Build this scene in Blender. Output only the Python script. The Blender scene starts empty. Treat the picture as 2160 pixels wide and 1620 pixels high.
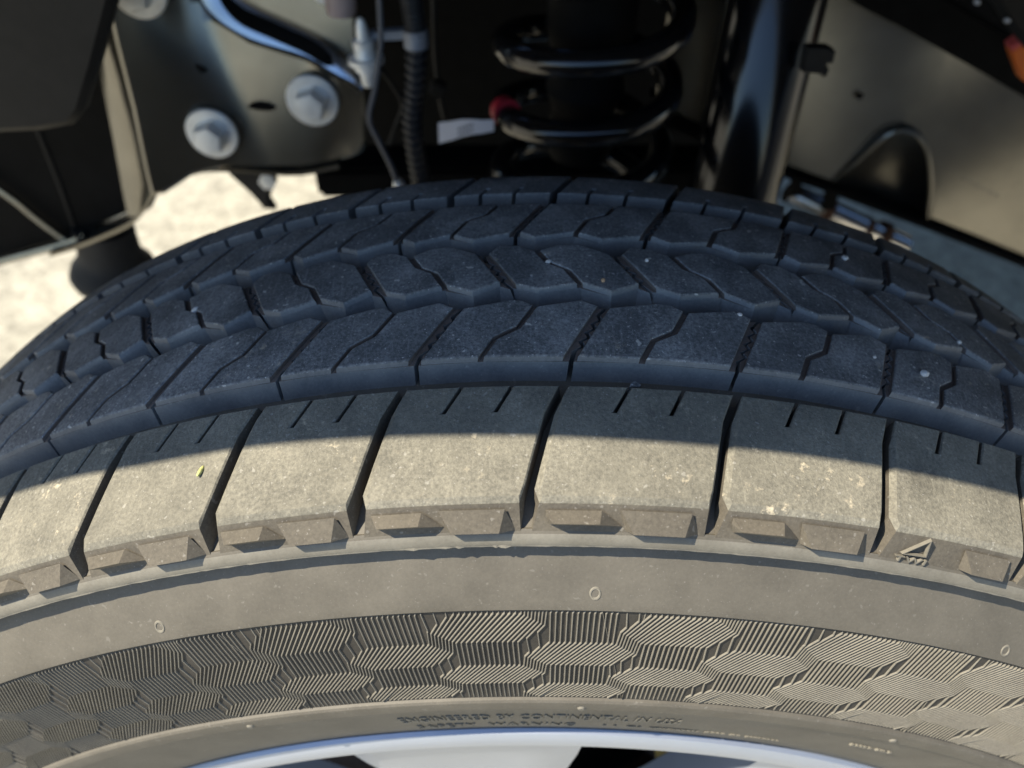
import bpy, bmesh, math, random
from mathutils import Vector, Matrix
rad = math.radians
random.seed(7)
S = bpy.context.scene
COL = S.collection

# ------------------------------------------------------------------ camera, sky, sun, exposure
cam = bpy.data.cameras.new("camera")
cam.sensor_width = 36.0
cam.lens = 36.0 * 1634.63 / 2160.0
cam.clip_start = 0.01
cam.clip_end = 200.0
cam.dof.use_dof = True
cam.dof.focus_distance = 0.238
cam.dof.aperture_fstop = 8.6
co = bpy.data.objects.new("camera", cam)
COL.objects.link(co)
_r = Vector((0.99945405, 0.0083985, 0.03195413))
_u = Vector((-0.02865256, 0.7018875, 0.7117113))
_f = Vector((0.01645089, 0.71223831, -0.70174494))
co.matrix_world = Matrix(((_r.x, _u.x, -_f.x, -0.030), (_r.y, _u.y, -_f.y, -0.22618),
                          (_r.z, _u.z, -_f.z, 0.58196), (0, 0, 0, 1)))
S.camera = co

SUN = Vector((0.75, 0.22, -1.0)).normalized()          # the way sunlight travels
world = bpy.data.worlds.new("World")
S.world = world
world.use_nodes = True
wn = world.node_tree.nodes
bg = wn["Background"]
sky = wn.new("ShaderNodeTexSky")
sky.sky_type = 'NISHITA'
sky.sun_disc = False
sky.ozone_density = 5.0
sky.dust_density = 0.3
sky.air_density = 1.0
sky.sun_elevation = math.asin(-SUN.z)
sky.sun_rotation = math.atan2(-SUN.x, -SUN.y)
world.node_tree.links.new(sky.outputs[0], bg.inputs[0])
bg.inputs[1].default_value = 0.115

sl = bpy.data.lights.new("sun", 'SUN')
sl.energy = 5.0
sl.angle = rad(0.5)
sl.color = (1.0, 0.905, 0.735)
so = bpy.data.objects.new("sun", sl)
so.rotation_mode = 'QUATERNION'
so.rotation_quaternion = SUN.to_track_quat('-Z', 'Y')
so.location = (-2, -1, 4)
COL.objects.link(so)

S.view_settings.view_transform = 'Standard'
S.view_settings.look = 'None'
S.view_settings.exposure = 1.0
S.view_settings.gamma = 1.0
S.cycles.max_bounces = 8
S.cycles.use_denoising = True

# ------------------------------------------------------------------ materials
def nd(nt, typ, **kw):
    n = nt.nodes.new(typ)
    for k, v in kw.items():
        setattr(n, k, v)
    return n

def mat(name):
    m = bpy.data.materials.new(name)
    m.use_nodes = True
    return m, m.node_tree, m.node_tree.nodes["Principled BSDF"]

def ramp(nt, fac, p0, p1):
    n = nd(nt, "ShaderNodeMapRange")
    n.inputs["From Min"].default_value = p0
    n.inputs["From Max"].default_value = p1
    nt.links.new(fac, n.inputs["Value"])
    return n.outputs["Result"]

def noise(nt, vec, scale, detail=3.0, rough=0.6):
    n = nd(nt, "ShaderNodeTexNoise")
    n.inputs["Scale"].default_value = scale
    n.inputs["Detail"].default_value = detail
    n.inputs["Roughness"].default_value = rough
    nt.links.new(vec, n.inputs["Vector"])
    return n.outputs["Fac"]

def mixc(nt, fac, a, b):
    n = nd(nt, "ShaderNodeMix", data_type='RGBA')
    for sock, v in ((n.inputs[0], fac), (n.inputs[6], a), (n.inputs[7], b)):
        if hasattr(v, "links") or hasattr(v, "is_linked"):
            nt.links.new(v, sock)
        elif isinstance(v, tuple):
            sock.default_value = (*v, 1) if len(v) == 3 else v
        else:
            sock.default_value = v
    return n.outputs[2]

def mul(nt, a, k):
    n = nd(nt, "ShaderNodeMath", operation='MULTIPLY')
    nt.links.new(a, n.inputs[0])
    if isinstance(k, (int, float)):
        n.inputs[1].default_value = k
    else:
        nt.links.new(k, n.inputs[1])
    return n.outputs[0]

def rubber(name, base, dust, lo, hi, speck=0.0, blotch=0.0, bump=0.25, rough=0.8, grain=900.0, gmix=0.5, mott=0.0):
    m, nt, b = mat(name)
    tc = nd(nt, "ShaderNodeTexCoord").outputs["Object"]
    big = noise(nt, tc, 55, 4)
    fine = noise(nt, tc, grain, 3, 0.7)
    f = nd(nt, "ShaderNodeMix", data_type='FLOAT')
    f.inputs[0].default_value = gmix
    nt.links.new(big, f.inputs[2]); nt.links.new(fine, f.inputs[3])
    c = mixc(nt, ramp(nt, f.outputs[0], lo, hi), base, dust)
    if mott > 0:
        c = mixc(nt, mul(nt, ramp(nt, noise(nt, tc, 24, 5, 0.75), 0.44, 0.60), mott), c, tuple(x * 0.62 for x in base))
        mp = nd(nt, "ShaderNodeMapping")
        mp.inputs["Rotation"].default_value = (0, 0, 0.6)
        mp.inputs["Scale"].default_value = (1.0, 0.10, 0.6)
        nt.links.new(tc, mp.inputs["Vector"])
        c = mixc(nt, mul(nt, ramp(nt, noise(nt, mp.outputs[0], 900, 3, 0.6), 0.60, 0.70), 0.45 * mott), c, tuple(min(1, x * 1.5) for x in dust))
    if blotch > 0:
        d1 = ramp(nt, noise(nt, tc, 210, 5, 0.7), 0.60, 0.74)
        d2 = ramp(nt, noise(nt, tc, 17, 2), 0.46, 0.62)
        c = mixc(nt, mul(nt, mul(nt, d1, d2), blotch), c, (0.58, 0.50, 0.36))
    if speck > 0:
        s = ramp(nt, noise(nt, tc, 1300, 1, 0.5), 0.70, 0.77)
        c = mixc(nt, mul(nt, s, speck), c, (0.55, 0.53, 0.50))
        s2 = ramp(nt, noise(nt, tc, 430, 1, 0.5), 0.715, 0.755)
        c = mixc(nt, mul(nt, s2, speck * 0.85), c, (0.52, 0.50, 0.45))
    nt.links.new(c, b.inputs["Base Color"])
    b.inputs["Roughness"].default_value = rough
    b.inputs["Specular IOR Level"].default_value = 0.42
    bp = nd(nt, "ShaderNodeBump")
    bp.inputs["Strength"].default_value = bump
    bp.inputs["Distance"].default_value = 0.0004
    nt.links.new(noise(nt, tc, 1500, 3, 0.7), bp.inputs["Height"])
    nt.links.new(bp.outputs[0], b.inputs["Normal"])
    return m

M = {}
M["tread"] = rubber("tread_rubber", (0.100, 0.103, 0.104), (0.30, 0.30, 0.29), 0.41, 0.63, speck=1.0, blotch=0.7, bump=0.6, gmix=0.6, rough=0.62, mott=0.5)
M["shoulder"] = rubber("shoulder_rubber", (0.118, 0.111, 0.090), (0.255, 0.238, 0.187), 0.36, 0.64, speck=0.30, blotch=0.95, bump=0.55, gmix=0.6, mott=0.38)
M["wall"] = rubber("groove_rubber", (0.115, 0.118, 0.12), (0.20, 0.20, 0.19), 0.38, 0.66, speck=0.15, bump=0.12, rough=0.36, gmix=0.35)
M["sipe"] = rubber("sipe_rubber", (0.105, 0.083, 0.069), (0.165, 0.132, 0.11), 0.36, 0.66, bump=0.2)
M["side"] = rubber("sidewall_rubber", (0.085, 0.076, 0.060), (0.128, 0.115, 0.092), 0.34, 0.68, speck=0.10, bump=0.12, gmix=0.35, rough=0.6, mott=0.05)
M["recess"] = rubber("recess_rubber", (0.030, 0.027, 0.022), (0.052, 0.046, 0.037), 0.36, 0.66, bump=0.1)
M["rib"] = rubber("lit_dusty_rib_rubber", (0.135, 0.124, 0.10), (0.20, 0.186, 0.153), 0.36, 0.66, bump=0.15, gmix=0.35, rough=0.5)  # lightened for dust and for the rib's sheen, painted into the colour
M["flank"] = rubber("flank_rubber", (0.072, 0.063, 0.049), (0.130, 0.114, 0.088), 0.36, 0.66, speck=0.2, bump=0.22, gmix=0.5)
M["ridge"] = rubber("ridge_rubber", (0.138, 0.127, 0.104), (0.20, 0.184, 0.147), 0.36, 0.66, bump=0.1)

def plain(name, col, rough=0.5, metal=0.0, spec=0.5, var=0.0, bump=0.0, scale=60.0, coat=0.0):
    m, nt, b = mat(name)
    tc = nd(nt, "ShaderNodeTexCoord").outputs["Object"]
    n = noise(nt, tc, scale, 4)
    if var > 0:
        c = mixc(nt, ramp(nt, n, 0.35, 0.65), tuple(x * (1 - var) for x in col), tuple(min(1, x * (1 + var)) for x in col))
        nt.links.new(c, b.inputs["Base Color"])
    else:
        b.inputs["Base Color"].default_value = (*col, 1)
    b.inputs["Roughness"].default_value = rough
    b.inputs["Metallic"].default_value = metal
    b.inputs["Specular IOR Level"].default_value = spec
    b.inputs["Coat Weight"].default_value = coat
    b.inputs["Coat Roughness"].default_value = 0.12
    if bump > 0:
        bp = nd(nt, "ShaderNodeBump")
        bp.inputs["Strength"].default_value = bump
        bp.inputs["Distance"].default_value = 0.001
        nt.links.new(noise(nt, tc, scale * 6, 3), bp.inputs["Height"])
        nt.links.new(bp.outputs[0], b.inputs["Normal"])
    return m

M["frame"] = plain("satin_frame_paint", (0.235, 0.222, 0.19), 0.24, metal=0.9, var=0.10, scale=25, bump=0.03)
M["black"] = plain("black_paint", (0.004, 0.004, 0.004), 0.7, spec=0.10, var=0.3)
M["gloss"] = plain("gloss_black_paint", (0.006, 0.006, 0.007), 0.15, spec=0.5, coat=0.2)
M["plastic"] = plain("black_plastic", (0.009, 0.008, 0.007), 0.6, spec=0.3, var=0.25, bump=0.15, scale=80)
M["grubber"] = plain("black_bush_rubber", (0.02, 0.018, 0.016), 0.75, var=0.2)
M["zinc"] = plain("zinc_plate", (0.86, 0.86, 0.83), 0.42, metal=0.3, var=0.08, scale=120)
M["greymetal"] = plain("grey_metal", (0.30, 0.32, 0.36), 0.5, metal=0.4, var=0.15)
M["alloy"] = plain("sky_tinted_alloy", (0.40, 0.44, 0.515), 0.36, metal=0.6, var=0.03, scale=30)  # bluish base colour stands in for sky reflected in silver metal
M["chrome"] = plain("bare_steel", (0.75, 0.72, 0.68), 0.18, metal=1.0)
M["rust"] = plain("rusty_steel", (0.07, 0.028, 0.012), 0.8, var=0.5, scale=140, bump=0.3)
M["darkrust"] = plain("dark_rust", (0.026, 0.012, 0.007), 0.8, var=0.5, scale=140, bump=0.3)
M["brass"] = plain("yellow_zinc", (0.70, 0.52, 0.16), 0.35, metal=0.6)
M["tagwhite"] = plain("white_label", (0.62, 0.62, 0.66), 0.6, var=0.03)
M["print"] = plain("label_print", (0.05, 0.05, 0.06), 0.6)
M["red"] = plain("red_paint", (0.42, 0.015, 0.03), 0.5, var=0.15)
M["orange"] = plain("orange_plastic", (0.75, 0.16, 0.02), 0.4)
M["pink"] = plain("pink_plastic", (0.65, 0.10, 0.09), 0.4)
M["stone"] = plain("grit_stone", (0.62, 0.60, 0.56), 0.7, var=0.25, scale=900)
M["ochre"] = plain("ochre_grit", (0.55, 0.35, 0.20), 0.7, var=0.25, scale=900)
M["seed"] = plain("dry_seed", (0.42, 0.42, 0.16), 0.7, var=0.3, scale=900)
M["body"] = plain("body_paint", (0.30, 0.31, 0.33), 0.3, coat=0.5)

def ground_mat():
    m, nt, b = mat("concrete")
    tc = nd(nt, "ShaderNodeTexCoord").outputs["Object"]
    a = noise(nt, tc, 26, 6, 0.7)
    g = noise(nt, tc, 140, 4, 0.7)
    f = nd(nt, "ShaderNodeMix", data_type='FLOAT'); f.inputs[0].default_value = 0.5
    nt.links.new(a, f.inputs[2]); nt.links.new(g, f.inputs[3])
    c = mixc(nt, ramp(nt, f.outputs[0], 0.40, 0.60), (0.23, 0.215, 0.172), (0.50, 0.472, 0.382))
    nt.links.new(c, b.inputs["Base Color"])
    b.inputs["Roughness"].default_value = 0.9
    bp = nd(nt, "ShaderNodeBump"); bp.inputs["Strength"].default_value = 0.5; bp.inputs["Distance"].default_value = 0.004
    nt.links.new(g, bp.inputs["Height"]); nt.links.new(bp.outputs[0], b.inputs["Normal"])
    return m
M["ground"] = ground_mat()

# ------------------------------------------------------------------ object helpers
def link(name, verts, faces, mats, parent=None, angle=35, smooth=True, midx=None):
    me = bpy.data.meshes.new(name)
    me.from_pydata([tuple(v) for v in verts], [], faces)
    for m in (mats if isinstance(mats, list) else [mats]):
        me.materials.append(m)
    if midx:
        me.polygons.foreach_set("material_index", midx)
    bm = bmesh.new(); bm.from_mesh(me)
    bmesh.ops.recalc_face_normals(bm, faces=bm.faces)
    bm.to_mesh(me); bm.free()
    if smooth:
        me.shade_smooth()
        me.set_sharp_from_angle(angle=rad(angle))
    o = bpy.data.objects.new(name, me)
    COL.objects.link(o)
    if parent:
        o.parent = parent
    return o

def link_bm(name, bm, mats, parent=None, angle=35):
    me = bpy.data.meshes.new(name)
    bmesh.ops.recalc_face_normals(bm, faces=bm.faces)
    bm.to_mesh(me); bm.free()
    for m in (mats if isinstance(mats, list) else [mats]):
        me.materials.append(m)
    me.shade_smooth()
    me.set_sharp_from_angle(angle=rad(angle))
    o = bpy.data.objects.new(name, me)
    COL.objects.link(o)
    if parent:
        o.parent = parent
    return o

def tag(o, label=None, cat=None, group=None, kind=None):
    if label: o["label"] = label
    if cat: o["category"] = cat
    if group: o["group"] = group
    if kind: o["kind"] = kind
    return o

def empty(name, loc, label, cat, group=None):
    o = bpy.data.objects.new(name, None)
    o.empty_display_size = 0.02
    o.location = loc
    COL.objects.link(o)
    return tag(o, label, cat, group)

def part(o, parent):
    """parent o to parent, keeping o where it stands (parents are unrotated)"""
    o.parent = parent
    off = Vector(parent.location)
    p = parent.parent
    while p:
        off += Vector(p.location); p = p.parent
    o.location = Vector(o.location) - off
    return o

def signed_area(P):
    return 0.5 * sum(P[i][0] * P[(i + 1) % len(P)][1] - P[(i + 1) % len(P)][0] * P[i][1] for i in range(len(P)))

def offset_poly(P, d):
    """inset a CCW polygon, d[i] = inward distance of edge i -> i+1"""
    n = len(P); out = []
    for i in range(n):
        a, b, c = P[i - 1], P[i], P[(i + 1) % n]
        e0 = (b[0] - a[0], b[1] - a[1]); e1 = (c[0] - b[0], c[1] - b[1])
        l0 = math.hypot(*e0) or 1e-9; l1 = math.hypot(*e1) or 1e-9
        n0 = (-e0[1] / l0, e0[0] / l0); n1 = (-e1[1] / l1, e1[0] / l1)
        d0, d1 = d[i - 1], d[i]
        det = n0[0] * n1[1] - n0[1] * n1[0]
        if abs(det) < 0.12:
            k = 0.5 * (d0 + d1)
            nx, ny = n0[0] + n1[0], n0[1] + n1[1]
            ll = math.hypot(nx, ny) or 1
            out.append((b[0] + nx / ll * k, b[1] + ny / ll * k))
        else:
            x = (d0 * n1[1] - d1 * n0[1]) / det
            y = (n0[0] * d1 - n1[0] * d0) / det
            m = math.hypot(x, y); lim = 3.0 * max(abs(d0), abs(d1), 1e-6)
            if m > lim: x, y = x * lim / m, y * lim / m
            out.append((b[0] + x, b[1] + y))
    return out

def plate(name, outline, y0, th, m, parent=None, bev=0.0015, angle=30):
    """upright plate: outline in (x, z), front face at y0, going back by th, softly bevelled front"""
    P = list(outline)
    if signed_area(P) < 0: P.reverse()
    n = len(P)
    I = offset_poly(P, [bev] * n)
    v = [(x, y0, z) for x, z in I] + [(x, y0 + bev, z) for x, z in P] + [(x, y0 + th, z) for x, z in P]
    f = [list(range(n))]
    for k in (0, 1):
        for i in range(n):
            j = (i + 1) % n
            f.append([k * n + i, k * n + j, (k + 1) * n + j, (k + 1) * n + i])
    f.append([2 * n + i for i in range(n)][::-1])
    return link(name, v, f, m, parent, angle)

def curve_mesh(o, fn, step=0.006):
    """slice an upright plate finely and bend it: y += fn(x, z)"""
    bm = bmesh.new(); bm.from_mesh(o.data)
    for ax in (0, 2):
        lo = min(v.co[ax] for v in bm.verts); hi = max(v.co[ax] for v in bm.verts)
        n = int((hi - lo) / step)
        no = [0, 0, 0]; no[ax] = 1
        for k in range(1, n):
            c = [0, 0, 0]; c[ax] = lo + (hi - lo) * k / n
            bmesh.ops.bisect_plane(bm, geom=list(bm.verts) + list(bm.edges) + list(bm.faces), plane_co=c, plane_no=no)
    bmesh.ops.triangulate(bm, faces=[q for q in bm.faces if len(q.verts) > 4])
    for v in bm.verts: v.co.y += fn(v.co.x, v.co.z)
    bm.to_mesh(o.data); bm.free()
    o.data.shade_smooth(); o.data.set_sharp_from_angle(angle=rad(35))
    return o
def sstep(a, b, x):
    t = max(0.0, min(1.0, (x - a) / (b - a))); return t * t * (3 - 2 * t)

def sweep(path, profile_r, seg=12, closed=False, caps=True):
    """round tube along a path, returns verts, faces; profile_r: radius or list of radii"""
    P = [Vector(p) for p in path]; n = len(P)
    R = profile_r if isinstance(profile_r, list) else [profile_r] * n
    v, f = [], []
    t0 = (P[1] - P[0]).normalized()
    up = Vector((0, 0, 1)) if abs(t0.z) < 0.9 else Vector((0, 1, 0))
    nrm = (up - t0 * up.dot(t0)).normalized()
    for i in range(n):
        t = (P[min(i + 1, n - 1)] - P[max(i - 1, 0)]).normalized()
        nrm = (nrm - t * nrm.dot(t)).normalized()
        bn = t.cross(nrm)
        for k in range(seg):
            a = 2 * math.pi * k / seg
            v.append(P[i] + (nrm * math.cos(a) + bn * math.sin(a)) * R[i])
    for i in range(n - 1):
        for k in range(seg):
            k2 = (k + 1) % seg
            f.append([i * seg + k, i * seg + k2, (i + 1) * seg + k2, (i + 1) * seg + k])
    if caps:
        f.append(list(range(seg))[::-1]); f.append([(n - 1) * seg + k for k in range(seg)])
    return v, f

def smooth_path(pts, n=6):
    """Catmull-Rom"""
    P = [Vector(p) for p in pts]; P = [P[0] * 2 - P[1]] + P + [P[-1] * 2 - P[-2]]
    out = []
    for i in range(1, len(P) - 2):
        for k in range(n):
            t = k / n
            out.append(0.5 * ((2 * P[i]) + (P[i + 1] - P[i - 1]) * t + (2 * P[i - 1] - 5 * P[i] + 4 * P[i + 1] - P[i + 2]) * t * t
                              + (3 * P[i] - P[i - 1] - 3 * P[i + 1] + P[i + 2]) * t ** 3))
    out.append(P[-2])
    return out

def box_between(a, b, w, h, m, name, parent=None, up=(0, 0, 1)):
    a, b = Vector(a), Vector(b)
    t = (b - a).normalized(); s = t.cross(Vector(up)).normalized(); u = s.cross(t)
    bm = bmesh.new()
    vs = []
    for p in (a, b):
        for sx, sy in ((-1, -1), (1, -1), (1, 1), (-1, 1)):
            vs.append(bm.verts.new(p + s * (sx * w / 2) + u * (sy * h / 2)))
    for q in ((0, 1, 2, 3), (7, 6, 5, 4), (0, 4, 5, 1), (1, 5, 6, 2), (2, 6, 7, 3), (3, 7, 4, 0)):
        bm.faces.new([vs[i] for i in q])
    bmesh.ops.bevel(bm, geom=list(bm.edges), offset=min(w, h) * 0.15, segments=2, affect='EDGES')
    return link_bm(name, bm, m, parent)

# ------------------------------------------------------------------ ground and car body overhead (setting)
GZ = -0.41
gv, gf = [], []
for i in range(2):
    for j in range(2):
        gv.append(((-60, 60)[i], (-60, 60)[j], GZ))
ground = link("ground", gv, [[0, 2, 3, 1]], M["ground"])
tag(ground, "pale concrete ground under the car", None, None, "structure")

# ------------------------------------------------------------------ tyre geometry
R0, RC = 0.42, 0.3143
DEPTH = 0.0085
DEG = R0 * math.pi / 180.0                      # metres of arc per degree at the crown
def crown(y): return R0 - y * y / (2 * RC)
def tmap(th, y, h):
    a = rad(th); r = crown(y) + h
    return (r * math.sin(a), y, r * math.cos(a))

# outer sidewall profile (r, y), tread base down to the bead
SIDE = [(0.3972, -0.0970), (0.3962, -0.0981), (0.3950, -0.0989), (0.3938, -0.0994), (0.3927, -0.0995), (0.3922, -0.0992),
        (0.3918, -0.0972), (0.3912, -0.0950), (0.3895, -0.0945), (0.3850, -0.0980), (0.3790, -0.1022), (0.3730, -0.1062), (0.3708, -0.1074), (0.3702, -0.1076),
        (0.3697, -0.1068), (0.3600, -0.1086), (0.3500, -0.1101), (0.3400, -0.1117), (0.3300, -0.1132), (0.3240, -0.1140),
        (0.3236, -0.1149), (0.3228, -0.1155), (0.3215, -0.1157), (0.3170, -0.1153), (0.3162, -0.1144), (0.3130, -0.1137),
        (0.3050, -0.1122), (0.2950, -0.1101), (0.2850, -0.1076), (0.2785, -0.1058), (0.2750, -0.1046), (0.2700, -0.1010)]
def side_y(r):
    for (r0, y0), (r1, y1) in zip(SIDE, SIDE[1:]):
        if r1 <= r <= r0:
            return y0 + (y1 - y0) * (r0 - r) / max(r0 - r1, 1e-9)
    return SIDE[-1][1]
def smap(th, r, d=0.0):
    """point on the outer sidewall, d metres proud of it"""
    a = rad(th)
    return (r * math.sin(a), side_y(r) - d, r * math.cos(a))

wheel = empty("wheel", (0, 0, 0), "dusty black truck tyre on a silver alloy rim, filling the wheel arch", "wheel")

# carcass: a revolved section
prof = [(r, y) for r, y in SIDE[::-1]]
prof += [(crown(-0.0965) - DEPTH, -0.0962)]
for k in range(13):
    y = -0.094 + 0.188 * k / 12
    prof.append((crown(y) - DEPTH, y))
prof += [(0.3972, 0.0970), (0.392, 0.099), (0.37, 0.108), (0.345, 0.1145), (0.325, 0.115), (0.30, 0.111), (0.275, 0.105), (0.27, 0.10)]
NS = 288
v, f = [], []
for i in range(NS):
    a = 2 * math.pi * i / NS
    for r, y in prof: v.append((r * math.sin(a), y, r * math.cos(a)))
n = len(prof)
for i in range(NS):
    j = (i + 1) % NS
    for k in range(n - 1): f.append([i * n + k, i * n + k + 1, j * n + k + 1, j * n + k])
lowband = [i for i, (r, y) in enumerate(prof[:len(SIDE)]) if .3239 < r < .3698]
mi = []
for i in range(NS):
    for k in range(n - 1):
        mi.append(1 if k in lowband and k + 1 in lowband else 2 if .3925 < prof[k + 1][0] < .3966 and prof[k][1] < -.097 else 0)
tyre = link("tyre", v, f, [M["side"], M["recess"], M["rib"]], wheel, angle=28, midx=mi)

# ---------------- tread blocks
def extend(tab):
    """close a list of measured groove angles round the wheel; returns (angles, first index of the measured ones)"""
    w = [b - a for a, b in zip(tab, tab[1:])]
    gap = 360 - (tab[-1] - tab[0])
    k = round(gap / 6.62)
    return tab + [tab[-1] + gap * (i + 1) / k for i in range(k)]     # last equals first + 360

def make_block(rings, cuts, wall_ring=1, inner=None):
    """rings: list of (polygon in (deg, mm), list of heights); stitched top to bottom; returns (verts, faces, mat index)"""
    bm = bmesh.new()
    n = len(rings[0][0])
    rv = []
    for P, H in rings:
        rv.append([bm.verts.new((x, y, h)) for (x, y), h in zip(P, H)])
    bm.faces.new(rv[0]).material_index = 0
    for k in range(len(rings) - 1):
        for i in range(n):
            j = (i + 1) % n
            try:
                bm.faces.new([rv[k][j], rv[k][i], rv[k + 1][i], rv[k + 1][j]]).material_index = 0 if k < wall_ring else 1
            except ValueError:
                pass
    return bm

def to_flat(P): return [(t * DEG, y * 0.001) for t, y in P]

def finish(bms, name, mats, parent):
    """slice for curvature, bend on to the crown, link"""
    bm = bms[0]
    for other in bms[1:]:
        tmp = bpy.data.meshes.new("tmp"); other.to_mesh(tmp); other.free(); bm.from_mesh(tmp); bpy.data.meshes.remove(tmp)
    xs = [v.co.x for v in bm.verts]; ys = [v.co.y for v in bm.verts]
    x0, x1, y0, y1 = min(xs), max(xs), min(ys), max(ys)
    nx = max(1, round((x1 - x0) / 0.011)); ny = max(1, round((y1 - y0) / 0.008))
    for k in range(1, nx):
        bmesh.ops.bisect_plane(bm, geom=list(bm.verts) + list(bm.edges) + list(bm.faces), plane_co=(x0 + (x1 - x0) * k / nx, 0, 0), plane_no=(1, 0, 0))
    for k in range(1, ny):
        bmesh.ops.bisect_plane(bm, geom=list(bm.verts) + list(bm.edges) + list(bm.faces), plane_co=(0, y0 + (y1 - y0) * k / ny, 0), plane_no=(0, 1, 0))
    bmesh.ops.triangulate(bm, faces=[q for q in bm.faces if len(q.verts) > 4])
    for v in bm.verts:
        v.co = tmap(v.co.x / DEG, v.co.y, v.co.z)
    return bm

def put(bm, name, mats, parent):
    return link_bm(name, bm, mats, parent, angle=17)

def stepped(upper, uflag, lower, lflag, top=0.0, mid=-0.0018, draft=0.0022, bev=0.00040):
    """a half block: upper pad with worn edges on a wider foot that reaches the groove floor"""
    U, L = to_flat(upper), to_flat(lower)
    nU, nL = len(U), len(L)
    dU = [bev * (1.5 if w else 1.0) for w in uflag]
    k = -draft * mid / -DEPTH
    I = offset_poly(U, dU); I2 = offset_poly(U, [x * 0.5 for x in dU])
    D = offset_poly(U, [k * -1 if False else -(draft * (-mid) / DEPTH) if w else 0.0 for w in uflag])
    b1 = make_block([(I, [top] * nU), (I2, [top - bev * 0.30] * nU), (U, [top - bev * 1.05] * nU), (D, [mid] * nU)], None, wall_ring=2)
    LT = offset_poly(L, [-(draft * (-mid) / DEPTH) if w else 0.0 for w in lflag])
    LB = offset_poly(L, [-draft * 1.05 if w else 0.0 for w in lflag])
    b2 = make_block([(LT, [mid - 0.00002] * nL), (LB, [-DEPTH - 0.0003] * nL)], None, wall_ring=0)
    for q in b2.faces:
        q.material_index = 1
    b2.faces.ensure_lookup_table(); b2.faces[0].material_index = 2
    b1.faces.ensure_lookup_table()
    for i in range(nU):
        if not uflag[i]: b1.faces[1 + 2 * nU + i].material_index = 2
    return [b1, b2]

blocks_made = {"shown": [], "rest": []}
def emit(bms, name, th, mats):
    bm = finish(bms, name, mats, tyre)
    if -58 < ((th + 180) % 360) - 180 < 58:
        put(bm, name, mats, tyre)
    else:
        me = bpy.data.meshes.new("tmp"); bm.to_mesh(me); bm.free()
        blocks_made["rest"].append(me)

TM = [M["tread"], M["wall"], M["sipe"]]
SM = [M["shoulder"], M["flank"], M["sipe"]]

def lerp_row(tab, i, line):
    a, b = tab[i], tab[i + 1]
    return lambda q, y: (line(a, y) * (1 - q) + line(b, y) * q, y)

def zigzag(y0, y1, qa, amp, step, straight):
    """serrated sipe, list of (q offset, y) from y0 to y1"""
    out = [(qa, y0)]
    sgn = 1 if y1 > y0 else -1
    y = y0 + sgn * straight; k = 0
    while (y1 - y) * sgn > straight * 0.6:
        out.append((qa + (amp if k % 2 else -amp), y)); y += sgn * step; k += 1
    out.append((qa, y1))
    return out

G = 0.0135                                       # half width of the serrated sipe, as a share of the pitch
def norm180(t): return ((t + 180) % 360) - 180

# second row from the outside
row2 = extend([-25.13, -18.92, -12.62, -6.33, 0.32, 7.55, 14.54, 21.33])
def line2(a, y): return a + (0.0735 - 0.0011 * max(-40, min(40, norm180(a)))) * (y + 22)
cw = 0.085
for i in range(len(row2) - 1):
    g = lerp_row(row2, i, line2)
    zz = zigzag(-45.2, -22.0, 0.053, 0.019, 2.0, 4.0)       # bottom to top
    u1 = [(cw, -45), (.452, -45), (.452, -36.4), (.551, -32.0), (.551, -22.3), (.45, -19.8), (.36, -19.5), (cw, -22.9)]
    f1 = [1, 0, 0, 0, 1, 1, 1, 0]
    l1 = [(.47, -45), (.47, -36.8), (.57, -32.4), (.57, -22.5), (.45, -19.8), (.36, -19.5), (cw, -22.9)] + [(q + G, y) for q, y in zz[::-1]]
    fl1 = [0, 0, 0, 1, 1, 1, 1] + [0] * (len(zz) - 1) + [1]
    u2 = [(.490, -45), (1, -45), (1, -22.2), (.86, -19.4), (.592, -22.8), (.592, -33.0), (.490, -37.5)]
    f2 = [1, 0, 1, 1, 0, 0, 0]
    l2 = [(.47, -45)] + [(1 + q - G, y) for q, y in zz] + [(1, -22.2), (.86, -19.4), (.57, -22.9), (.57, -32.4), (.47, -36.8)]
    fl2 = [1] + [0] * (len(zz) - 1) + [1, 1, 1, 0, 0, 0]
    for U, uf, L_, lf in ((u1, f1, l1, fl1), (u2, f2, l2, fl2)):
        bms = stepped([g(*p) for p in U], uf, [g(*p) for p in L_], lf)
        emit(bms, "tread_block", row2[i] + 3, TM)

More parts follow.
